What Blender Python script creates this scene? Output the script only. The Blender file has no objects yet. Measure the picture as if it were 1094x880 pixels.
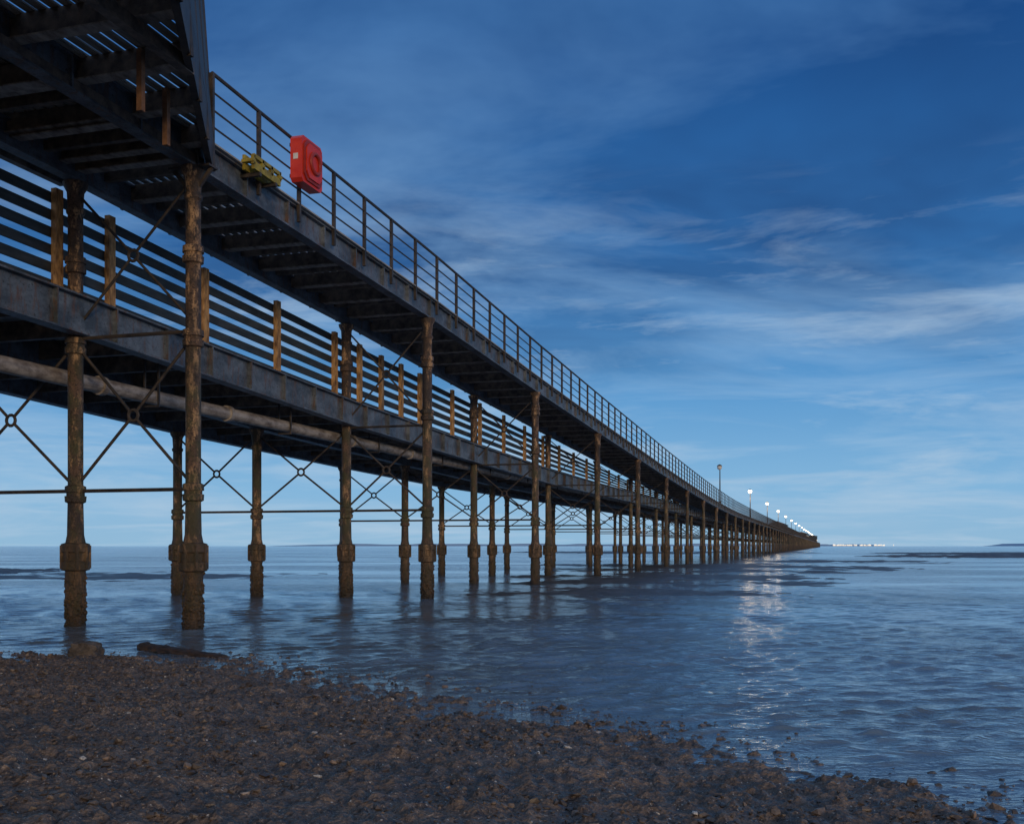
import bpy, math, random
import numpy as np
from mathutils import Vector
random.seed(7); rng=np.random.default_rng(7)
F=1124.0; H=1.25; TH=math.atan(338/F); CT,ST=math.cos(TH),math.sin(TH)
scene=bpy.context.scene
scene.view_settings.view_transform='Standard'
scene.view_settings.look='None'; scene.view_settings.exposure=0
def L2W(r,d,z=0): return (r*CT-d*ST, r*ST+d*CT, z)

# ------------------------------------------------------------ node helpers
class NT:
    def __init__(s,tree): s.t=tree; s.n=tree.nodes; s.l=tree.links
    def add(s,typ,**kw):
        n=s.n.new(typ)
        for k,v in kw.items():
            if k.startswith('i_'):
                key=k[2:]; key=int(key) if key.isdigit() else key.replace('_',' ')
                if isinstance(v,bpy.types.NodeSocket): s.l.new(v,n.inputs[key])
                else: n.inputs[key].default_value=v
            else: setattr(n,k,v)
        return n
    def math(s,op,a,b=0.0,clamp=False):
        n=s.n.new('ShaderNodeMath'); n.operation=op; n.use_clamp=clamp
        for i,v in enumerate((a,b)):
            if isinstance(v,bpy.types.NodeSocket): s.l.new(v,n.inputs[i])
            else: n.inputs[i].default_value=v
        return n.outputs[0]
    def mix(s,fac,a,b):
        n=s.n.new('ShaderNodeMix'); n.data_type='RGBA'
        for sock,v in ((n.inputs[0],fac),(n.inputs[6],a),(n.inputs[7],b)):
            if isinstance(v,bpy.types.NodeSocket): s.l.new(v,sock)
            else: sock.default_value=v if not isinstance(v,tuple) or len(v)==4 else (*v,1)
        return n.outputs[2]
    def ramp(s,fac,stops,interp='LINEAR'):
        n=s.n.new('ShaderNodeValToRGB'); s.l.new(fac,n.inputs[0]); cr=n.color_ramp; cr.interpolation=interp
        while len(cr.elements)<len(stops): cr.elements.new(.5)
        for e,(p,c) in zip(cr.elements,stops):
            e.position=p; e.color=(c,c,c,1) if not isinstance(c,tuple) else (*c,1)
        return n.outputs[0]
    def noise(s,vec,scale,detail=4,rough=.55,dist=0):
        n=s.add('ShaderNodeTexNoise'); n.inputs['Scale'].default_value=scale
        n.inputs['Detail'].default_value=detail; n.inputs['Roughness'].default_value=rough
        n.inputs['Distortion'].default_value=dist
        if vec is not None: s.l.new(vec,n.inputs['Vector'])
        return n.outputs[0]
    def mapping(s,vec,scale=(1,1,1),rot=(0,0,0),loc=(0,0,0)):
        n=s.add('ShaderNodeMapping'); s.l.new(vec,n.inputs[0])
        n.inputs['Scale'].default_value=scale; n.inputs['Rotation'].default_value=rot; n.inputs['Location'].default_value=loc
        return n.outputs[0]
def newmat(name):
    m=bpy.data.materials.new(name); m.use_nodes=True
    t=NT(m.node_tree); b=m.node_tree.nodes['Principled BSDF']
    return m,t,b
def pos(t): return t.add('ShaderNodeNewGeometry').outputs['Position']
def bump(t,b,h,strength,dist):
    n=t.add('ShaderNodeBump'); n.inputs['Strength'].default_value=strength; n.inputs['Distance'].default_value=dist
    t.l.new(h,n.inputs['Height']); t.l.new(n.outputs[0],b.inputs['Normal']); return n

def mat_simple(name,c1,c2,scale=6,rough=.7,metal=0,bs=.3,bd=.01,stretch=(1,1,1)):
    m,t,b=newmat(name); p=t.mapping(pos(t),stretch)
    n=t.noise(p,scale,5,.65)
    t.l.new(t.mix(t.ramp(n,[(.35,0.),(.65,1.)]),c1,c2),b.inputs['Base Color'])
    b.inputs['Roughness'].default_value=rough; b.inputs['Metallic'].default_value=metal
    bump(t,b,t.noise(p,scale*5,3),bs,bd); return m

def mat_column():
    m,t,b=newmat('rusted_cast_iron'); p=pos(t)
    z=t.add('ShaderNodeSeparateXYZ',i_0=p).outputs[2]
    n1=t.noise(p,3.2,6,.7); n2=t.noise(t.mapping(p,(1,1,.35),loc=(3,5,1)),7,6,.7); n3=t.noise(p,28,5,.7)
    n4=t.noise(t.mapping(p,(1,1,.3),loc=(9,2,4)),2.3,5,.65)
    base=t.mix(t.ramp(n1,[(.38,0.),(.6,1.)]),(.035,.028,.027),(.13,.08,.055))
    base=t.mix(t.ramp(n2,[(.51,0.),(.60,1.)]),base,(.46,.29,.16))
    base=t.mix(t.ramp(n4,[(.50,0.),(.60,.85)]),base,(.03,.026,.027))
    base=t.mix(t.ramp(n3,[(.50,0.),(.62,1.)]),base,(.025,.019,.016))
    alg=t.math('MULTIPLY',t.ramp(t.math('DIVIDE',z,6.0),[(.12,0.),(.3,1.),(.62,.8),(.78,0.)]),t.ramp(n1,[(.44,1.),(.58,0.)]))
    base=t.mix(t.math('MULTIPLY',alg,.55),base,(.085,.09,.035))
    zz=t.math('ADD',z,t.math('MULTIPLY',t.math('SUBTRACT',n1,.5),1.6))
    low=t.ramp(t.math('DIVIDE',zz,3.0),[(.2,1.),(.6,0.)])
    lowc=t.mix(t.ramp(n3,[(.42,0.),(.62,1.)]),(.022,.018,.013),(.14,.082,.04))
    lowc=t.mix(t.ramp(n2,[(.42,.5),(.55,0.)]),lowc,(.03,.036,.014))
    base=t.mix(t.math('MULTIPLY',low,.9),base,lowc)
    wet=t.ramp(z,[(.0,.75),(.35,0.)])
    base=t.mix(wet,base,(.014,.012,.012))
    t.l.new(base,b.inputs['Base Color']); b.inputs['Roughness'].default_value=.6
    h=t.math('ADD',t.math('MULTIPLY',n2,.5),n3); bump(t,b,h,.9,.035)
    return m
def mat_steel():
    m,t,b=newmat('weathered_painted_steel'); p=pos(t)
    n1=t.noise(t.mapping(p,(1,1,1.6)),1.7,6,.7); n2=t.noise(t.mapping(p,(2.5,2.5,.5)),4,6,.7); n3=t.noise(p,20,5,.7)
    base=t.mix(t.ramp(n1,[(.4,0.),(.62,1.)]),(.05,.062,.08),(.15,.18,.22))
    base=t.mix(t.math('MULTIPLY',t.ramp(n2,[(.52,0.),(.64,1.)]),.8),base,(.13,.065,.04))
    base=t.mix(t.ramp(n3,[(.56,0.),(.70,1.)]),base,(.016,.015,.016))
    t.l.new(base,b.inputs['Base Color']); b.inputs['Roughness'].default_value=.5; b.inputs['Metallic'].default_value=.1
    bump(t,b,n3,.45,.012); return m
M_col=mat_column(); M_steel=mat_steel()
M_dark=mat_simple('dark_iron',(.018,.018,.021),(.07,.055,.046),5,.6)
M_joist=mat_simple('joist_iron',(.05,.045,.042),(.20,.16,.13),5,.6)
M_rust=mat_simple('rust',(.07,.035,.02),(.24,.12,.06),6,.8)
M_timber=mat_simple('deck_timber',(.20,.19,.18),(.42,.40,.37),3,.8,stretch=(4,.5,4))
M_slat=mat_simple('dark_slat_paint',(.015,.022,.028),(.045,.055,.065),3,.6,stretch=(3,.6,3))
M_post=mat_simple('orange_brown_timber',(.14,.075,.04),(.62,.37,.16),4,.75,stretch=(3,3,1))
M_pipe=mat_simple('pipe_grey',(.12,.095,.08),(.40,.36,.32),4,.5,stretch=(2,.8,2))
M_red=mat_simple('red_plastic',(.62,.028,.012),(.75,.05,.02),4,.4,bs=.08)
M_redd=mat_simple('dark_red_plastic',(.25,.02,.012),(.4,.03,.015),4,.5)
M_white=mat_simple('white_paint',(.6,.58,.55),(.75,.74,.7),5,.5)
M_yel=mat_simple('yellow_paint',(.16,.12,.015),(.40,.31,.03),7,.6)
M_rock=mat_simple('rock_stone',(.04,.035,.033),(.15,.12,.10),7,.8,bs=.7,bd=.03)
M_wood=mat_simple('wet_driftwood',(.015,.011,.01),(.09,.055,.035),6,.5,stretch=(1,5,5),bs=.7,bd=.02)
def mat_emit(name,col,s):
    m,t,b=newmat(name); b.inputs['Base Color'].default_value=(*col,1)
    b.inputs['Emission Color'].default_value=(*col,1); b.inputs['Emission Strength'].default_value=s; return m
M_lamp=mat_emit('lamp_glow',(1,.80,.5),12)
M_town=mat_emit('town_window_glow',(1,.90,.75),.5)

# ------------------------------------------------------------ mesh helpers
class MB:
    def __init__(s): s.v=[]; s.f=[]
    def quadbox(s,c8):
        o=len(s.v); s.v+=list(c8)
        s.f+=[(o,o+3,o+2,o+1),(o+4,o+5,o+6,o+7),(o,o+1,o+5,o+4),(o+1,o+2,o+6,o+5),(o+2,o+3,o+7,o+6),(o+3,o,o+4,o+7)]
    def box(s,x0,x1,y0,y1,z0,z1):
        s.quadbox([(x0,y0,z0),(x1,y0,z0),(x1,y1,z0),(x0,y1,z0),(x0,y0,z1),(x1,y0,z1),(x1,y1,z1),(x0,y1,z1)])
    def sbox(s,x0,x1,y0,y1,za0,za1,zb0,zb1):
        s.quadbox([(x0,y0,za0),(x1,y0,za0),(x1,y1,zb0),(x0,y1,zb0),(x0,y0,za1),(x1,y0,za1),(x1,y1,zb1),(x0,y1,zb1)])
    def bar(s,a,b,w,h):
        a=Vector(a);b=Vector(b);d=(b-a).normalized()
        up=Vector((0,0,1)) if abs(d.z)<.95 else Vector((0,1,0))
        sx=d.cross(up).normalized()*w/2; sz=sx.cross(d).normalized()*h/2
        s.quadbox([tuple(q) for q in (a-sx-sz,a+sx-sz,b+sx-sz,b-sx-sz,a-sx+sz,a+sx+sz,b+sx+sz,b-sx+sz)])
    def rod(s,a,b,r,n=8):
        a=Vector(a);b=Vector(b);d=(b-a).normalized()
        up=Vector((0,0,1)) if abs(d.z)<.95 else Vector((0,1,0))
        u=d.cross(up).normalized(); w=u.cross(d)
        o=len(s.v)
        for p in (a,b):
            for i in range(n):
                t=2*math.pi*i/n; s.v.append(tuple(p+u*r*math.cos(t)+w*r*math.sin(t)))
        for i in range(n):
            j=(i+1)%n; s.f.append((o+i,o+j,o+n+j,o+n+i))
        s.f.append(tuple(o+i for i in range(n))[::-1]); s.f.append(tuple(o+n+i for i in range(n)))
    def lathe(s,x,y,prof,n=14,jit=0,rot=0):
        o=len(s.v); k=len(prof)
        for (z,r) in prof:
            for i in range(n):
                t=2*math.pi*i/n+rot; rr=r*(1+random.uniform(-jit,jit)) if jit else r
                s.v.append((x+rr*math.cos(t),y+rr*math.sin(t),z))
        for q in range(k-1):
            for i in range(n):
                j=(i+1)%n; s.f.append((o+q*n+i,o+q*n+j,o+(q+1)*n+j,o+(q+1)*n+i))
        s.f.append(tuple(o+i for i in range(n))[::-1]); s.f.append(tuple(o+(k-1)*n+i for i in range(n)))
    def ring(s,c,R,r,axis='y',n=14,m=6):
        o=len(s.v)
        for i in range(n):
            t=2*math.pi*i/n
            for j in range(m):
                p=2*math.pi*j/m; q=R+r*math.cos(p); e=r*math.sin(p)
                if axis=='y': s.v.append((c[0]+q*math.cos(t),c[1]+e,c[2]+q*math.sin(t)))
                elif axis=='x': s.v.append((c[0]+e,c[1]+q*math.cos(t),c[2]+q*math.sin(t)))
                else: s.v.append((c[0]+q*math.cos(t),c[1]+q*math.sin(t),c[2]+e))
        for i in range(n):
            for j in range(m):
                a=(i+1)%n;b=(j+1)%m; s.f.append((o+i*m+j,o+a*m+j,o+a*m+b,o+i*m+b))
    def obj(s,name,mat,parent=None,smooth=False):
        me=bpy.data.meshes.new(name); me.from_pydata(s.v,[],s.f); me.materials.append(mat)
        import bmesh
        bm=bmesh.new(); bm.from_mesh(me); bmesh.ops.recalc_face_normals(bm,faces=bm.faces); bm.to_mesh(me); bm.free()
        if smooth:
            me.polygons.foreach_set('use_smooth',[True]*len(me.polygons))
            try: me.set_sharp_from_angle(angle=math.radians(40))
            except Exception: pass
        ob=bpy.data.objects.new(name,me); scene.collection.objects.link(ob)
        if parent: ob.parent=parent
        return ob
def empty(name,loc=(0,0,0)):
    e=bpy.data.objects.new(name,None); e.location=loc; scene.collection.objects.link(e); return e
def fastmesh(name,V,Q,mat,smooth=True,k=4):
    me=bpy.data.meshes.new(name); nv,nq=len(V),len(Q)
    me.vertices.add(nv); me.vertices.foreach_set('co',np.asarray(V,dtype=np.float32).ravel())
    me.loops.add(nq*k); me.loops.foreach_set('vertex_index',np.asarray(Q,dtype=np.int32).ravel())
    me.polygons.add(nq); me.polygons.foreach_set('loop_start',np.arange(0,nq*k,k,dtype=np.int32))
    me.polygons.foreach_set('loop_total',np.full(nq,k,dtype=np.int32))
    me.polygons.foreach_set('use_smooth',np.full(nq,smooth,dtype=bool))
    me.update(calc_edges=True); me.validate(); me.materials.append(mat)
    ob=bpy.data.objects.new(name,me); scene.collection.objects.link(ob); return ob
def gridquads(nx,ny):
    i=np.arange(nx-1)[None,:]; j=np.arange(ny-1)[:,None]; a=j*nx+i
    return np.stack([a,a+1,a+1+nx,a+nx],-1).reshape(-1,4)
_tab=rng.random((256,256))
def vnoise(x,y):
    xi=np.floor(x).astype(int); yi=np.floor(y).astype(int); fx=x-xi; fy=y-yi
    fx=fx*fx*(3-2*fx); fy=fy*fy*(3-2*fy)
    g=lambda a,b:_tab[a%256,b%256]
    return (g(xi,yi)*(1-fx)+g(xi+1,yi)*fx)*(1-fy)+(g(xi,yi+1)*(1-fx)+g(xi+1,yi+1)*fx)*fy-.5

# ------------------------------------------------------------ profiles
S=9.59; Y0=13.7
XR=[-9.1,-11.2,-13.65,-15.93]
NU=[-3,0,1,2,3,4,5,6,7,8,9,10,14,200]
ZU=[5.85,5.65,5.38,4.97,4.62,4.3,3.98,3.7,3.45,3.25,3.1,3.0,2.9,2.9]
NL=[-3,0,1,2,3,200]; ZL=[4.2,3.55,3.2,3.0,2.85,2.75]
def zu(y): return H+float(np.interp((y-Y0)/S,NU,ZU))
def zl(y): return H+float(np.interp((y-Y0)/S,NL,ZL))
NB=130
pier=empty('pier')

def column(mb,x,y,ztop,detail,rr=.115):
    if detail==0:
        mb.lathe(x,y,[(-.6,rr*1.1),(ztop,rr)],6); return
    n=16 if detail==2 else 8
    if detail==1:
        mb.lathe(x,y,[(-.6,.14),(.8,.14),(.82,.2),(1.25,.2),(1.27,rr),(ztop-.5,rr),(ztop-.15,.16),(ztop,.17)],8); return
    pr=[(-.6,.15)]
    for z in np.arange(-.1,.85,.1): pr.append((z,.145+random.uniform(-.01,.018)))
    pr+=[(.86,.15),(.88,.21),(1.0,.215),(1.02,.19),(1.14,.19),(1.16,.215),(1.28,.21),(1.3,.15),(1.42,.125)]
    joints=[2.05,4.35,5.6]
    for jz in joints:
        if jz>ztop-.6: break
        pr+=[(jz-.14,rr),(jz-.12,.155),(jz-.03,.16),(jz-.025,.135),(jz+.025,.135),(jz+.03,.16),(jz+.12,.155),(jz+.14,rr)]
    pr+=[(ztop-.5,rr),(ztop-.47,.14),(ztop-.42,.14),(ztop-.4,rr),(ztop-.15,.13),(ztop-.06,.18),(ztop,.19)]
    mb.lathe(x,y,pr,n,jit=.012)
    for a in range(8):
        t=a*math.pi/4; mb.rod((x+.2*math.cos(t),y+.2*math.sin(t),.9),(x+.2*math.cos(t),y+.2*math.sin(t),1.26),.03,6)
cols=MB()
for n in range(-2,NB):
    y=Y0+S*n; det=2 if -1<=n<6 else (1 if n<16 else 0)
    for k,x in enumerate(XR):
        zt=zu(y) if k<2 else zl(y)-.3
        if k==1: zt=zu(y)-.02
        column(cols,x,y,zt,det)
cols.obj('columns',M_col,pier,smooth=True)
cr=MB()
for n in range(0,5):
    y=Y0+S*n
    for k,x in enumerate(XR):
        for q in range(260 if n<2 else 80):
            t=random.uniform(0,6.283); z=random.uniform(-.05,.9)*random.uniform(.5,1); R=.15
            s_=random.uniform(.012,.036)
            cx,cy=x+R*math.cos(t),y+R*math.sin(t)
            o=len(cr.v)
            cr.v+=[(cx+s_,cy,z),(cx-s_,cy,z),(cx,cy+s_,z),(cx,cy-s_,z),(cx,cy,z+s_*1.4),(cx,cy,z-s_)]
            cr.f+=[(o,o+2,o+4),(o+2,o+1,o+4),(o+1,o+3,o+4),(o+3,o,o+4),(o+2,o,o+5),(o+1,o+2,o+5),(o+3,o+1,o+5),(o,o+3,o+5)]
cr.obj('barnacle_crust',M_col,pier)

br=MB()
for n in range(-1,60):
    y=Y0+S*n; nn=6 if n<8 else 4
    xs=XR
    for k in range(3):
        xa,xb=xs[k],xs[k+1]; mx=(xa+xb)/2
        zb,zt=2.1,zl(y)-.42
        br.rod((xa,y,zb),(xb,y,zb),.032,nn)
        if k==0: br.rod((xa,y,zt+.08),(xb,y,zt+.08),.03,nn)
        mz=(zb+zt)/2
        if n<14:
            R=.085
            br.ring((mx,y,mz),R,.026)
            for (x1,z1) in ((xa,zb+.05),(xb,zb+.05),(xa,zt),(xb,zt)):
                v=Vector((x1-mx,0,z1-mz)).normalized()*R
                br.rod((mx+v.x,y,mz+v.z),(x1,y,z1),.024,nn)
        else:
            br.rod((xa,y,zb),(xb,y,zt),.02,4); br.rod((xa,y,zt),(xb,y,zb),.02,4)
    zb,zt=zl(y)-.2,zu(y)-.15
    if zt-zb>.7:
        xa,xb=XR[0],XR[1]; mx=(xa+xb)/2; mz=(zb+zt)/2
        br.ring((mx,y,mz),.085,.026)
        for (x1,z1) in ((xa,zb),(xb,zb),(xa,zt),(xb,zt)):
            v=Vector((x1-mx,0,z1-mz)).normalized()*.085
            br.rod((mx+v.x,y,mz+v.z),(x1,y,z1),.022,nn)
br.obj('tie_rod_bracing',M_dark,pier,smooth=True)

gd=MB(); jo=MB(); bd=MB(); fl=MB()
def ibeam(mb,x,y0,y1,zf,hgt,tw=.05,fw=.2,off=0):
    za,zb=zf(y0)+off,zf(y1)+off
    mb.sbox(x-tw/2,x+tw/2,y0,y1,za+.03,za+hgt-.03,zb+.03,zb+hgt-.03)
    mb.sbox(x-fw/2,x+fw/2,y0,y1,za,za+.03,zb,zb+.03)
    mb.sbox(x-fw/2,x+fw/2,y0,y1,za+hgt-.03,za+hgt,zb+hgt-.03,zb+hgt)
PSP=S/7
for n in range(-3,NB):
    y0=Y0+S*n; y1=y0+S
    ibeam(gd,XR[0],y0,y1,zu,.46)
    ibeam(gd,XR[1],y0,y1,zu,.40)
    if n<30:
        for i in range(7):
            yy=y0+PSP*i+.01; z=zu(yy)
            gd.box(XR[0]+.025,XR[0]+.095,yy-.015,yy+.015,z+.03,z+.43)
            jo.box(XR[1]-.25,XR[0]-.03,yy-.05,yy+.05,z+.16,z+.42)
            jo.box(XR[1]-.25,XR[0]-.03,yy-.05+PSP/2,yy+.05+PSP/2,z+.22,z+.42)
            fl.box(XR[1]+.1,XR[0]-.1,yy-.09,yy+.09,z+.14,z+.158)
    nb=15 if n<14 else 1
    x0,x1=XR[1]-.35,XR[0]+.18; w=(x1-x0)/nb
    for i in range(nb):
        g=.045 if nb>1 else 0
        bd.sbox(x0+i*w+g/2,x0+(i+1)*w-g/2,y0,y1-.004,zu(y0)+.465,zu(y0)+.49,zu(y1)+.465,zu(y1)+.49)
# thin electrical conduit clipped inside the front girder and small lamp brackets
for n in range(0,24):
    y0=Y0+S*n; y1=y0+S
    jo.rod((XR[0]-.16,y0,zu(y0)+.05),(XR[0]-.16,y1,zu(y1)+.05),.022,6)
gd.obj('main_girders',M_steel,pier); jo.obj('cross_joists',M_joist,pier); bd.obj('deck_boards',M_timber,pier)
fl.obj('joist_flanges',M_pipe,pier)

lg=MB(); lj=MB(); lb=MB()
for n in range(-3,NB):
    y0=Y0+S*n; y1=y0+S
    for x in (XR[1]+.14,XR[2],XR[3]-.14):
        ibeam(lg,x,y0,y1,zl,.6,fw=.24,off=-.3)
    if n<30:
        for i in range(7):
            yy=y0+PSP*(i+.5); z=zl(yy)
            lj.box(XR[3]-.6,XR[1]+.1,yy-.06,yy+.06,z-.12,z+.2)
            lg.box(XR[1]+.165,XR[1]+.255,yy-.012,yy+.012,z-.27,z+.27)
    nb=12 if n<10 else 1
    x0,x1=XR[3]-.7,XR[1]+.02; w=(x1-x0)/nb
    for i in range(nb):
        g=.02 if nb>1 else 0
        lb.sbox(x0+i*w+g/2,x0+(i+1)*w-g/2,y0,y1-.004,zl(y0)+.305,zl(y0)+.36,zl(y1)+.305,zl(y1)+.36)
    for x in (-13.2,-14.3):
        lg.sbox(x-.035,x+.035,y0,y1,zl(y0)+.365,zl(y0)+.48,zl(y1)+.365,zl(y1)+.48)
lg.obj('railway_girders',M_steel,pier); lj.obj('railway_joists',M_joist,pier); lb.obj('railway_deck_boards',M_timber,pier)
pp=MB()
px=XR[1]-.34
for n in range(-2,70):
    y0=Y0+S*n; pp.rod((px,y0,3.9),(px,y0+S,3.9),.125,14 if n<12 else 6)
    if n<14:
        for q in (.1,.5):
            pp.rod((px,y0+S*q,3.9),(px,y0+S*q+.12,3.9),.16,14)
pipe=pp.obj('service_pipe',M_pipe,None,smooth=True)
hg=MB()
for n in range(-2,30):
    for q in (.25,.75):
        y=Y0+S*(n+q); hg.box(px-.16,px-.13,y-.02,y+.02,3.75,zl(y)-.1); hg.box(px+.13,px+.16,y-.02,y+.02,3.75,zl(y)-.1); hg.box(px-.16,px+.16,y-.02,y+.02,3.72,3.75)
hg.obj('pipe_hangers',M_dark,pipe)

def railing(name,x,ystart,yend):
    r=MB()
    nseg=int((yend-ystart)/PSP)
    for i in range(nseg):
        ya=ystart+i*PSP; yb=ya+PSP; za=zu(ya)+.46; zb_=zu(yb)+.46
        r.bar((x,ya,za-.3),(x,ya,za+1.08),.06,.06)
        nn=6 if i<60 else 4
        for hgt,q in ((1.08,.03),(.80,.016),(.53,.016),(.27,.016)):
            r.rod((x,ya,za+hgt),(x,yb,zb_+hgt),q,nn)
    return r.obj(name,M_dark)
railing('pier_railing',XR[0]+.13,Y0+.3,Y0+S*90)
railing('pier_railing',XR[1]-.4,Y0+.3,Y0+S*60)

sf=MB(); sp=MB()
fx=XR[1]-.30
for n in range(-3,60):
    y0=Y0+S*n; y1=y0+S
    for i in range(6):
        b0=.42+i*.27
        sc=lambda y:max(.45,min(1,(zu(y)-zl(y)-.35)/1.75))
        sf.sbox(fx-.02,fx+.02,y0,y1,zl(y0)+.3+(b0-.32)*sc(y0),zl(y0)+.3+(b0-.165)*sc(y0),zl(y1)+.3+(b0-.32)*sc(y1),zl(y1)+.3+(b0-.165)*sc(y1))
def dY(d): return (d-abs(fx)*ST)/CT
ys=[dY(17.5+2.65*i) for i in range(-5,60)]+[dY(16.3),dY(26.8),dY(29.4)]
for y in ys:
    hgt=zu(y)-zl(y)
    sp.box(fx+.025,fx+.12,y-.08,y+.08,zl(y)+.3,zl(y)+.3+max(.7,min(1.65,hgt-.35))+random.uniform(-.06,.04))
fence=sf.obj('slatted_fence',M_slat); sp.obj('fence_posts',M_post,fence)

# near flared platform with parapet
pl=empty('pier_platform')
zP=zu(Y0)+.16
A_=(-8.95,14.0); B_=(-6.5,9.53)
def yend(x):
    if x<=A_[0]: return A_[1]
    if x>=B_[0]: return B_[1]-(x-B_[0])*2
    t=(x-A_[0])/(B_[0]-A_[0]); return A_[1]+t*(B_[1]-A_[1])
def xedge(y):
    if y>=A_[1]: return A_[0]
    if y<=B_[1]: return min(-6.0,B_[0]+(B_[1]-y)*.25)
    t=(y-A_[1])/(B_[1]-A_[1]); return A_[0]+t*(B_[0]-A_[0])
pb=MB(); pj=MB(); pw=MB(); pr_=MB(); ps=MB(); pf=MB()
x=-11.9
while x<-6.05:
    pb.box(x,x+.12,-8,yend(x+.13)-.03,zP+.34,zP+.365); x+=.17+random.uniform(-.012,.012)
for i in range(18):
    y=13.4-i*1.12
    pj.box(-11.9,xedge(y)-.06,y-.04,y+.04,zP+.06,zP+.335)
    pf.box(-11.9,xedge(y)-.08,y-.09,y+.09,zP+.04,zP+.058)
for x in (-11.6,-9.1,-7.4):
    pj.box(x-.06,x+.06,-8,yend(x)-.1,zP-.12,zP+.038)
def wall(a,b,z0,z1,th,mb,ln=0):
    a=Vector((*a,0));b=Vector((*b,0));d=(b-a).normalized();nrm=Vector((d.y,-d.x,0))*th
    sh=-nrm.normalized()*ln
    if sh.x>0: sh=-sh
    P=[a,b,b+nrm,a+nrm]; mb.quadbox([(p.x,p.y,z0) for p in P]+[((p+sh).x,(p+sh).y,z1) for p in P])
C_=(-6.0,7.5); D_=(-6.0,-8)
for a,b in ((A_,B_),(B_,C_),(C_,D_)):
    wall(a,b,zP-.1,zP+.42,.09,ps)
    wall(a,b,zP+.43,zP+3.2,.05,pw,.22)
    L=(Vector(b)-Vector(a)).length; k=max(2,int(L/1.2)); 
    for i in range(k+1):
        p=Vector(a).lerp(Vector(b),i/k); ps.bar((p.x,p.y,zP-.12),(p.x-.2,p.y-.1,zP+3.25),.06,.06)
for (x,y) in ((-7.75,10.6),(-8.1,11.6)):
    pr_.box(x-.035,x+.035,y-.035,y+.035,zP-.7,zP+.03)
pb.obj('platform_boards',M_timber,pl); pj.obj('platform_joists',M_joist,pl); pf.obj('platform_flanges',M_pipe,pl)
pw.obj('platform_parapet',M_slat,pl); pr_.obj('hanging_brackets',M_rust,pl); ps.obj('edge_beam',M_dark,pl)
bk=MB(); 
for sx in (-1,1):
    bk.bar((XR[0],Y0,zu(Y0)-.4),(XR[0]+sx*.32,Y0,zu(Y0)-.03),.05,.05)
bk.box(XR[0]-.35,XR[0]+.35,Y0-.12,Y0+.12,zu(Y0)-.03,zu(Y0)-.002)
bk.obj('column_brackets',M_dark,pl)

# lifebuoy cabinet
yb=(18.6-9.0*ST)/CT; zb=zu(yb)+.46
lc=empty('lifebuoy_cabinet'); X=XR[0]+.18
def octo(mb,x0,x1,yc,zc,wy,hz,c=.12):
    pts=[(-wy+c,-hz),(wy-c,-hz),(wy,-hz+c),(wy,hz-c),(wy-c,hz),(-wy+c,hz),(-wy,hz-c),(-wy,-hz+c)]
    o=len(mb.v)
    for xx in (x0,x1):
        for (a,b) in pts: mb.v.append((xx,yc+a,zc+b))
    for i in range(8):
        j=(i+1)%8; mb.f.append((o+i,o+j,o+8+j,o+8+i))
    mb.f.append(tuple(range(o,o+8))); mb.f.append(tuple(range(o+15,o+7,-1)))
zc=zb+.68
m=MB(); octo(m,X,X+.22,yb,zc,.38,.40,.06); m.obj('housing',M_red,lc)
m=MB(); octo(m,X+.222,X+.25,yb,zc,.33,.35,.1); m.obj('front_rim',M_redd,lc)
m=MB(); octo(m,X+.252,X+.275,yb,zc,.28,.30,.1); m.obj('front_panel',M_red,lc)
m=MB(); m.ring((X+.29,yb,zc),.17,.035,'x',24,8); m.obj('ring_buoy',M_redd,lc,True)
m=MB(); m.box(X+.06,X+.15,yb-.388,yb-.382,zc-.02,zc+.08)
m.obj('label',M_white,lc)
m=MB(); m.box(X-.06,X-.005,yb-.3,yb+.3,zc-.3,zc-.24); m.box(X-.06,X-.005,yb-.3,yb+.3,zc+.24,zc+.3)
m.obj('mounting_brackets',M_dark,lc)
yc=empty('yellow_maintenance_trestle'); m=MB(); y1=(16.8-9*ST)/CT; y2=(17.6-9*ST)/CT; z=zu(y1)+.42
for xx in (XR[0]+.17,XR[0]+.34):
    m.bar((xx,y1,z+.02),(xx,y2,z+.0),.05,.12); m.bar((xx,y1,z+.17),(xx,y2,z+.15),.05,.06)
for i in range(4):
    y=y1+(y2-y1)*i/3; m.bar((XR[0]+.15,y,z+.09),(XR[0]+.37,y,z+.09),.09,.05); m.bar((XR[0]+.34,y,z+.03),(XR[0]+.34,y,z+.18),.05,.05)
m.obj('frame',M_yel,yc)
m=MB(); 
for i in (0.2,.8):
    y=y1+(y2-y1)*i; m.bar((XR[0]-.1,y,z-.08),(XR[0]+.38,y,z-.08),.06,.06)
m.obj('support_arms',M_dark,yc)

def lamp(y,lit,h=3.4,pt=True):
    z=zu(y)+.5; x=XR[0]-.15
    e=empty('pier_lamp',(x,y,z)); 
    m=MB(); m.lathe(0,0,[(0,.12),(.25,.11),(.3,.07),(h*.5,.055),(h-.1,.04),(h,.04)],8)
    m.rod((0,0,h-.05),(0,-.35,h+.05),.03,6); m.lathe(0,-.35,[(h+.16,.02),(h+.12,.12),(h+.04,.22),(h+.0,.23)],10)
    m.obj('post',M_dark,e)
    m=MB(); m.lathe(0,-.35,[(h-.01,.20),(h-.12,.22),(h-.26,.17),(h-.34,.05)],10)
    m.obj('globe',M_lamp if lit else M_white,e,True)
    if lit and pt:
        ld=bpy.data.lights.new('lamp_light','POINT'); ld.energy=130; ld.color=(1,.74,.44); ld.shadow_soft_size=.5
        lo=bpy.data.objects.new('lamp_light',ld); lo.location=(0,-.35,h-.95); scene.collection.objects.link(lo); lo.parent=e
def yfromdelta(D): return (F*9.5/D-9.1*ST)/CT
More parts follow.
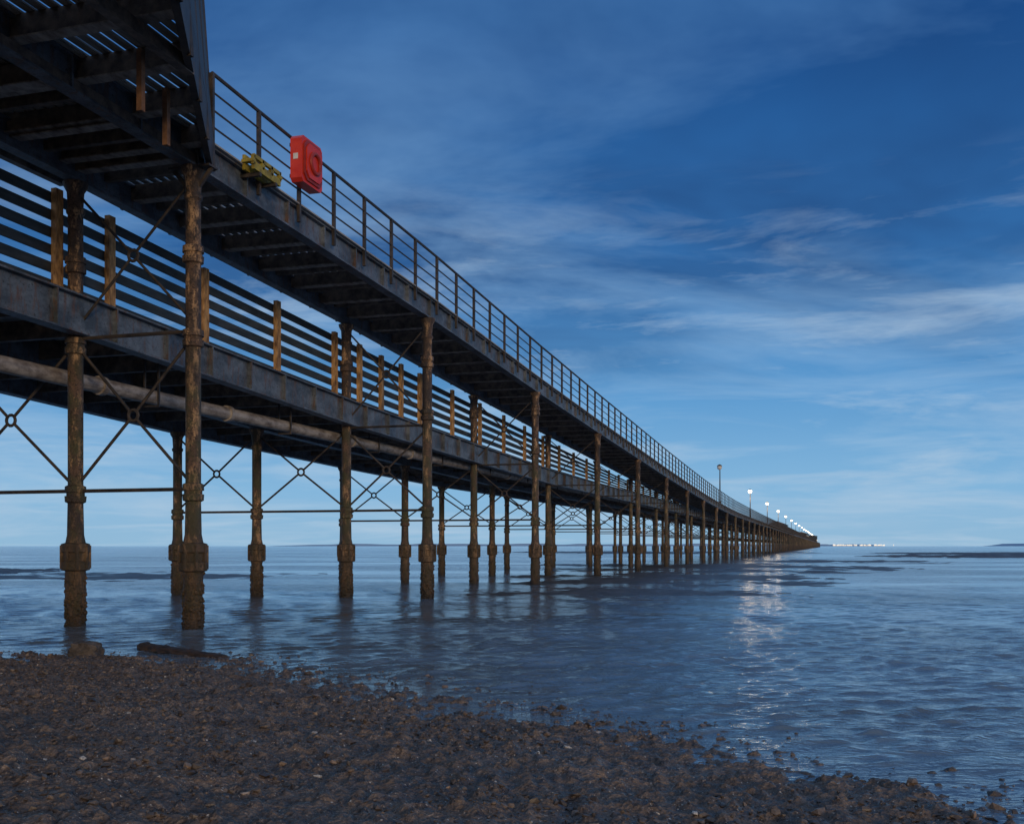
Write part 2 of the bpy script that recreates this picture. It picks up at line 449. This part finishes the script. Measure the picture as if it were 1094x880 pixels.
for i in range(16):
    lamp(yfromdelta(1/(.00877+.0034*i)),i>0,pt=i in(1,2,3))

def pavilion(y,Ln,h,w,mname):
    e=empty(mname,(XR[2],y,zl(y)+.4)); m=MB()
    m.box(-w/2,w/2,0,Ln,0,h)
    m.obj('walls',M_slat,e)
    r=MB(); r.v=[(-w/2-.4,-.4,h),(w/2+.4,-.4,h),(w/2+.4,Ln+.4,h),(-w/2-.4,Ln+.4,h),(0,1.5,h+.9),(0,Ln-1.5,h+.9)]
    r.f=[(0,1,4),(1,2,5,4),(2,3,5),(3,0,4,5),(3,2,1,0)]; r.obj('roof',M_rust,e)
    q=MB()
    for i in range(int(Ln/2.2)): q.box(w/2+.01,w/2+.03,.6+i*2.2,1.7+i*2.2,1.0,min(2.2,h-.3))
    q.obj('windows',M_town,e)
pavilion(300,26,2.8,4.0,'pier_pavilion'); pavilion(560,60,3.2,6,'pier_pavilion'); pavilion(900,50,5,9,'pier_pavilion')

# ------------------------------------------------------------ beach
SR=[-400,-60,-30,-12,-5.6,-2.9,-1.8,.09,.9,1.54,2.04,2.26,4,6,10,30,400]
SD=[60,26,18,13,11.6,11.0,9.3,7.75,6.7,5.75,5.1,4.7,3.5,2.2,-.5,-9,-60]
def shore(r): return np.interp(r,SR,SD)
def bz(r,d):
    s=shore(r)-d
    z=np.where(s>0,np.minimum(.035*s,.9),np.maximum(.028*s,-.6))
    near=np.exp(-np.maximum(0,np.abs(s)-6)/6)
    lump=np.maximum(0,vnoise(r*13+3,d*13+9)-.08)
    lump2=np.maximum(0,vnoise(r*27+3,d*27+9)-.05)
    z=z+near*(.030*vnoise(r*.9+7,d*.9)+.036*vnoise(r*2.9,d*2.9+30)+.024*vnoise(r*8,d*8)+.085*lump+.055*lump2+.016*vnoise(r*41,d*41)-.008)
    return z
def spread(lo,hi,step,far):
    a=np.arange(lo,hi,step); out=[]; s=step; v=hi
    while v<far: out.append(v); s*=1.22; v+=s
    s=step; v=lo; o2=[]
    while v>-far: s*=1.22; v-=s; o2.append(v)
    return np.concatenate([o2[::-1],a,out])
gx=spread(-7,3.6,.017,4000); gy=spread(3.6,12.6,.02,4000)
GX,GY=np.meshgrid(gx,gy); GZ=bz(GX,GY)
def mat_mud():
    m,t,b=newmat('wet_mud_shingle'); p=pos(t)
    n1=t.noise(p,1.3,5,.6); n2=t.noise(p,14,5,.7); n3=t.noise(p,70,4,.7)
    v=t.add('ShaderNodeTexVoronoi',i_Vector=p,i_Scale=42.0); 
    base=t.mix(t.ramp(n2,[(.35,0.),(.64,1.)]),(.05,.035,.028),(.25,.18,.135))
    base=t.mix(t.ramp(n3,[(.56,0.),(.66,1.)]),base,(.40,.31,.24))
    base=t.mix(t.ramp(n1,[(.45,0.),(.6,.5)]),base,(.07,.052,.042))
    base=t.mix(t.ramp(t.add('ShaderNodeTexNoise',i_Vector=p,i_Scale=55.0,i_Detail=1.0).outputs[0],[(.73,0.),(.75,1.)]),base,(.6,.55,.48))
    t.l.new(base,b.inputs['Base Color'])
    t.l.new(t.ramp(n2,[(.38,.25),(.6,.75)]),b.inputs['Roughness']); b.inputs['Specular IOR Level'].default_value=.5
    h=t.math('ADD',t.math('MULTIPLY',v.outputs['Distance'],.7),t.math('ADD',n2,t.math('MULTIPLY',n3,.5))); bump(t,b,h,.9,.025)
    return m
M_mud=mat_mud()
beach=fastmesh('beach_ground',np.stack([GX,GY,GZ],-1).reshape(-1,3),gridquads(len(gx),len(gy)),M_mud)
beach.rotation_euler=(0,0,TH)
def pebbles(name,N,smin,smax,mat,lo=-1.8,hi=8):
    ico_t=(1+5**.5)/2
    iv=np.array([(-1,ico_t,0),(1,ico_t,0),(-1,-ico_t,0),(1,-ico_t,0),(0,-1,ico_t),(0,1,ico_t),(0,-1,-ico_t),(0,1,-ico_t),(ico_t,0,-1),(ico_t,0,1),(-ico_t,0,-1),(-ico_t,0,1)])/1.9
    fi=np.array([(0,11,5),(0,5,1),(0,1,7),(0,7,10),(0,10,11),(1,5,9),(5,11,4),(11,10,2),(10,7,6),(7,1,8),(3,9,4),(3,4,2),(3,2,6),(3,6,8),(3,8,9),(4,9,5),(2,4,11),(6,2,10),(8,6,7),(9,8,1)])
    r=rng.uniform(-7,3.6,N*5); d=rng.uniform(3.6,12.6,N*5); s=shore(r)-d
    cl=vnoise(r*1.1+50,d*1.1)+.6*vnoise(r*4,d*4)
    edge=np.exp(-np.maximum(-s,0)/.5)
    keep=(s>lo)&(s<hi)&(rng.random(N*5)<np.clip(.12+1.7*cl+.35*np.exp(-(s/.5)**2),.02,1)*np.where(s<0,edge,1)); r=r[keep][:N]; d=d[keep][:N]; n=len(r)
    sz=smin*(smax/smin)**(rng.random(n)**3.6)
    sz=np.where(shore(r)-d<-.3,sz*1.4+.005,sz)
    z=bz(r,d)+sz*.1
    z=np.where(shore(r)-d<-.3,np.maximum(z,-sz*.25),z)
    V=iv[None]*(1+rng.uniform(-.4,.4,(n,12,1)))*sz[:,None,None]*np.stack([rng.uniform(.6,1.5,n),rng.uniform(.6,1.5,n),rng.uniform(.4,.9,n)],-1)[:,None,:]
    a=rng.uniform(0,6.28,n); c,sn=np.cos(a)[:,None],np.sin(a)[:,None]
    X_=V[...,0]*c-V[...,1]*sn; Y_=V[...,0]*sn+V[...,1]*c
    V=np.stack([X_+r[:,None],Y_+d[:,None],V[...,2]+z[:,None]],-1).reshape(-1,3)
    Q=(fi[None]+12*np.arange(n)[:,None,None]).reshape(-1,3)
    ob=fastmesh(name,V,Q,mat,False,3); ob.rotation_euler=(0,0,TH); return ob
def mat_peb():
    m,t,b=newmat('pebble_mix'); p=pos(t); g=t.add('ShaderNodeNewGeometry').outputs['Random Per Island']
    base=t.ramp(g,[(0,(.045,.034,.028)),(.45,(.10,.076,.06)),(.75,(.16,.12,.09)),(.9,(.22,.155,.11)),(.975,(.3,.2,.13)),(.985,(.62,.57,.5))],'LINEAR')
    n=t.noise(p,60,4,.7); base=t.mix(t.ramp(n,[(.4,.0),(.65,.6)]),base,(.06,.045,.036))
    t.l.new(base,b.inputs['Base Color']); b.inputs['Roughness'].default_value=.42; bump(t,b,n,.6,.006); return m
pebbles('pebbles',24000,.004,.026,mat_peb())

def irock(name,r,d,sx,sy,sz,mat,z0=.03):
    import bmesh
    bm=bmesh.new(); bmesh.ops.create_icosphere(bm,subdivisions=4,radius=1)
    from mathutils import noise as mn
    for v in bm.verts:
        c=v.co.copy(); q=max(abs(c.x),abs(c.y),abs(c.z)); c=c.lerp(c/q,.55)
        k=1+.25*mn.noise(c*1.3+Vector((r,d,0)))+.10*mn.noise(c*4)+.04*mn.noise(c*11)
        v.co=Vector((c.x*sx*k,c.y*sy*k,c.z*sz*k))
    me=bpy.data.meshes.new(name); bm.to_mesh(me); bm.free(); me.materials.append(mat)
    o=bpy.data.objects.new(name,me); o.location=L2W(r,d,z0); o.rotation_euler=(0,.1,.4); scene.collection.objects.link(o); return o
irock('rock',(92-547)/F*12.0,12.0,.17,.14,.11,M_rock,.05)
a=L2W((152-547)/F*12.6,12.6,.05); b=L2W((240-547)/F*11.7,11.7,.015)
def plank(name,a,b):
    from mathutils import noise as mn
    a=Vector(a);b=Vector(b);d=b-a;n=40; m=MB(); u=d.normalized().cross(Vector((0,0,1))).normalized()
    for i in range(n+1):
        p=a+d*i/n
        w=.07*(1-.35*i/n)*(1+.3*mn.noise(Vector((i*.3,0,0)))); h=.035*(1+.4*mn.noise(Vector((i*.4,5,0))))*(1.2-.6*i/n)
        for (s1,s2) in ((-1,-1),(1,-1),(1.1,.4),(.5,1),(-.6,1.1),(-1,.3)): m.v.append(tuple(p+u*w*s1+Vector((0,0,h*s2))))
    for i in range(n):
        for j in range(6):
            k=(j+1)%6; m.f.append((i*6+j,i*6+k,(i+1)*6+k,(i+1)*6+j))
    m.f.append((0,1,2,3,4,5)); m.f.append(tuple(n*6+j for j in range(5,-1,-1)))
    return m.obj(name,M_wood)
plank('driftwood_plank',a,b)

# ------------------------------------------------------------ water
ND=760
ang=np.radians(np.concatenate([np.linspace(-78,-31,60)[:-1],np.linspace(-31,31,640),np.linspace(31,78,60)[1:]])); NA=len(ang)
dist=3.2*(70/3.2)**np.linspace(0,1,ND)
far=[]; v=70
while v<9000: v*=1.12; far.append(v)
dist=np.concatenate([dist,far])
AA,DD=np.meshgrid(ang,dist)
WX=DD*np.tan(AA); WY=DD
wz=np.zeros_like(WX)
md=math.radians(-62)
for i in range(70):
    lam=.10*(.60/.10)**rng.random(); th=md+rng.normal(0,.36); k=2*math.pi/lam
    amp=.0105*lam**1.0*rng.uniform(.5,1.3)*.72
    fade=np.clip((lam/(DD*.0043)-2.5)/3,0,1)
    mod=.45+1.6*vnoise(WX*.45+i,WY*.45-i*3)
    ph=k*(WX*math.cos(th)+WY*math.sin(th))+rng.uniform(0,6.28)+1.6*vnoise(WX*.9+i*7,WY*.9)
    wz+=amp*fade*mod*np.sin(ph)
calm=np.clip((shore(WX)*-1+WY)/2.0,.14,1)*np.where(np.abs(AA)>.56,.3,1)
wz*=calm
wz=wz+.35*np.abs(wz)
wz[WY>69]=0
def mat_water():
    m=bpy.data.materials.new('shallow_sea_water'); m.use_nodes=True; t=NT(m.node_tree); t.n.clear()
    p=pos(t); pr=t.mapping(p,(1,1,1),(0,0,-TH))
    nA=t.noise(t.mapping(pr,(.8,1.3,1),(0,0,.3)),5,4,.62,.5); nB=t.noise(t.mapping(pr,(.6,1.2,1),(0,0,.4)),1.9,4,.65,.6)
    nM=t.noise(t.mapping(pr,(.05,.14,1)),.8,4,.6)
    h=t.math('ADD',t.math('MULTIPLY',nA,.05),t.math('MULTIPLY',nB,.11))
    amp=t.ramp(nM,[(.40,.22),(.56,1.)])
    bp=t.add('ShaderNodeBump',i_Strength=.62,i_Distance=1.0); t.l.new(t.math('MULTIPLY',h,amp),bp.inputs['Height'])
    fr=t.add('ShaderNodeFresnel',i_IOR=1.36); t.l.new(bp.outputs[0],fr.inputs['Normal'])
    gl=t.add('ShaderNodeBsdfGlossy',i_Roughness=.12,i_Color=(.97,.98,1,1)); t.l.new(bp.outputs[0],gl.inputs['Normal'])
    n5=t.noise(t.mapping(pr,(.12,.4,1)),.9,4,.6)
    dcol=t.mix(t.ramp(n5,[(.4,0.),(.62,1.)]),(.24,.33,.41),(.17,.20,.22))
    df=t.add('ShaderNodeBsdfDiffuse',i_0=dcol); tr=t.add('ShaderNodeBsdfTransparent',i_Color=(.85,.88,.88,1))
    bm=t.add('ShaderNodeMixShader',i_0=.62,i_1=tr.outputs[0],i_2=df.outputs[0])
    ms=t.add('ShaderNodeMixShader',i_0=fr.outputs[0],i_1=bm.outputs[0],i_2=gl.outputs[0])
    o=t.add('ShaderNodeOutputMaterial',i_0=ms.outputs[0]); return m
water=fastmesh('sea_water',np.stack([WX,WY,wz],-1).reshape(-1,3),gridquads(NA,len(dist)),mat_water())
water.rotation_euler=(0,0,TH)

M_bar=mat_simple('wet_sand_mud',(.04,.034,.03),(.12,.095,.08),2,.45,bs=.5,bd=.03)
def sandbar(r,d,wr,wd,h=.05,cov=.3):
    nx,ny=160,110; x=np.linspace(-1,1,nx); y=np.linspace(-1,1,ny); X_,Y_=np.meshgrid(x,y)
    e=cov-(X_**2+Y_**2)*.7+1.1*vnoise(X_*4+r,Y_*4+d)+.8*vnoise(X_*11,Y_*11+r)+.6*vnoise(X_*27,Y_*27+r)
    e=np.where((abs(X_)>.97)|(abs(Y_)>.97),-1,e)
    Z=np.clip(e,-.5,.6)*h
    o=fastmesh('sandbar',np.stack([X_*wr+r,Y_*wd+d,Z],-1).reshape(-1,3),gridquads(nx,ny),M_bar); o.rotation_euler=(0,0,TH)
sandbar(-27,52,5,6,.12,.5); sandbar(64,125,24,16,.3,.4); sandbar(100,170,45,25,.3,.4); sandbar(3,28,4.5,4,.05,.25); sandbar(6,40,7,9,.08,.3)
sandbar(12,62,11,14,.12,.35); sandbar(-16,44,8,7,.07,.2); sandbar(26,200,30,40,.25,.3); sandbar(26,85,9,10,.10,.2)

ds=MB(); 
def hills(r0,r1,d,hmax,seed):
    n=120
    o=len(ds.v)
    for i in range(n+1):
        r=r0+(r1-r0)*i/n; e=min(1,i/12,(n-i)/12); hh=hmax*e*(.6+.8*float(vnoise(np.array(i*.23+seed),np.array(seed*1.))+.5)*.8)
        ds.v.append(L2W(r,d,-1)); ds.v.append(L2W(r,d+30,max(hh,.2)))
        ds.v.append(L2W(r,d+400,max(hh,.2)*.9))
    for i in range(n):
        a=o+3*i; ds.f.append((a,a+3,a+4,a+1)); ds.f.append((a+1,a+4,a+5,a+2))
hills(-1400,1700,6000,13,3); hills(2500,3600,5200,13,8); hills(1650,2300,6500,10,5)
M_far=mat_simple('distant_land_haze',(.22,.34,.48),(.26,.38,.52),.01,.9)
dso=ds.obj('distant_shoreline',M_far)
tl=MB()
for i in range(50):
    r=random.uniform(1640,1960); d=5400
    w=random.uniform(3,10); x,y,z=L2W(r,d,0); tl.box(x-w/2,x+w/2,y-3,y+3,2,random.uniform(5,10))
tl.obj('town_lights',M_town,dso)

# ------------------------------------------------------------ world
w=bpy.data.worlds.new('World'); scene.world=w; w.use_nodes=True; t=NT(w.node_tree); t.n.clear()
SUN_EL=math.radians(9); 
sund=Vector((-.62,.78,0)).normalized()
az=math.atan2(-sund.x,-sund.y)
sky=t.add('ShaderNodeTexSky'); sky.sky_type='NISHITA'; sky.sun_disc=False; sky.sun_elevation=SUN_EL; sky.sun_rotation=az
tc=t.add('ShaderNodeTexCoord').outputs['Generated']
rc=t.mapping(tc,rot=(0,0,-TH))
sep=t.add('ShaderNodeSeparateXYZ',i_0=rc); zz=t.math('MAXIMUM',sep.outputs[2],0.0)
grad=t.ramp(zz,[(0,(.28,.49,.69)),(.05,(.21,.45,.71)),(.14,(.095,.31,.62)),(.26,(.028,.165,.45)),(.42,(.005,.07,.26)),(.56,(.05,.15,.35)),(.8,(.20,.31,.50))])  # top stops, above the frame, raised to brighten mud and water
den=t.math('ADD',zz,.10)
cx=t.math('DIVIDE',sep.outputs[0],den); cy=t.math('DIVIDE',sep.outputs[1],den)
cv=t.add('ShaderNodeCombineXYZ',i_0=cx,i_1=cy).outputs[0]
c1=t.noise(t.mapping(cv,(.75,1.0,1),(0,0,.35),(2.3,1.1,0)),1.1,6,.6,.5)
c2=t.noise(t.mapping(cv,(.45,.6,1),(0,0,-.2),(7.1,3.4,0)),.9,5,.58,.6)
c3=t.noise(t.mapping(rc,(1.5,1.5,9),(0,.12,0),(1.1,.4,.3)),2.8,6,.62,.4)
dark=t.math('MULTIPLY',t.ramp(c2,[(.40,0.),(.60,1.)]),t.ramp(zz,[(.10,0.),(.26,.75),(.45,.75),(.6,0.)]))
col=t.mix(dark,grad,(.006,.048,.18))
lite=t.math('MULTIPLY',t.ramp(c1,[(.44,0.),(.68,1.)]),.6)
lcol=t.ramp(zz,[(0,(.46,.61,.76)),(.2,(.25,.45,.71)),(.45,(.07,.21,.48))])
col=t.mix(lite,col,lcol)
l3=t.math('MULTIPLY',t.ramp(c3,[(.50,0.),(.68,1.)]),t.ramp(zz,[(.02,.25),(.08,.7),(.2,.55),(.34,0.)]))
col=t.mix(l3,col,(.43,.57,.73))
back_fill=t.math('MULTIPLY',t.ramp(t.math('MULTIPLY',sep.outputs[1],-1.0),[(.0,0.),(.6,1.)]),t.ramp(zz,[(.0,1.),(.75,.0)]))  # warm glow added to the unseen sky behind camera, lights column faces
col=t.mix(t.math('MULTIPLY',back_fill,.85),col,(.62,.50,.42))
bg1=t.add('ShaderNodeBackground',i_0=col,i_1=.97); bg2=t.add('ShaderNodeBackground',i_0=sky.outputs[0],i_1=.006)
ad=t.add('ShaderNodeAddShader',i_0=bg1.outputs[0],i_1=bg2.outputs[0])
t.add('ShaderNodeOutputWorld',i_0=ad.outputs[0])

sl=bpy.data.lights.new('promenade_glow','SUN'); sl.energy=1.1; sl.angle=math.radians(8); sl.color=(1,.74,.46)  # low warm sun lamp standing in for promenade lights behind the camera
so=bpy.data.objects.new('promenade_glow',sl); scene.collection.objects.link(so)
dv=Vector((sund.x*math.cos(SUN_EL),sund.y*math.cos(SUN_EL),-math.sin(SUN_EL)))
so.rotation_euler=dv.to_track_quat('-Z','Y').to_euler()

cam=bpy.data.cameras.new('camera'); co=bpy.data.objects.new('camera',cam); scene.collection.objects.link(co)
co.location=(0,0,H); co.rotation_euler=(math.radians(90),0,TH); cam.sensor_width=36; cam.lens=36*F/1094
cam.shift_y=143/1094; cam.clip_end=20000; cam.clip_start=.05; scene.camera=co
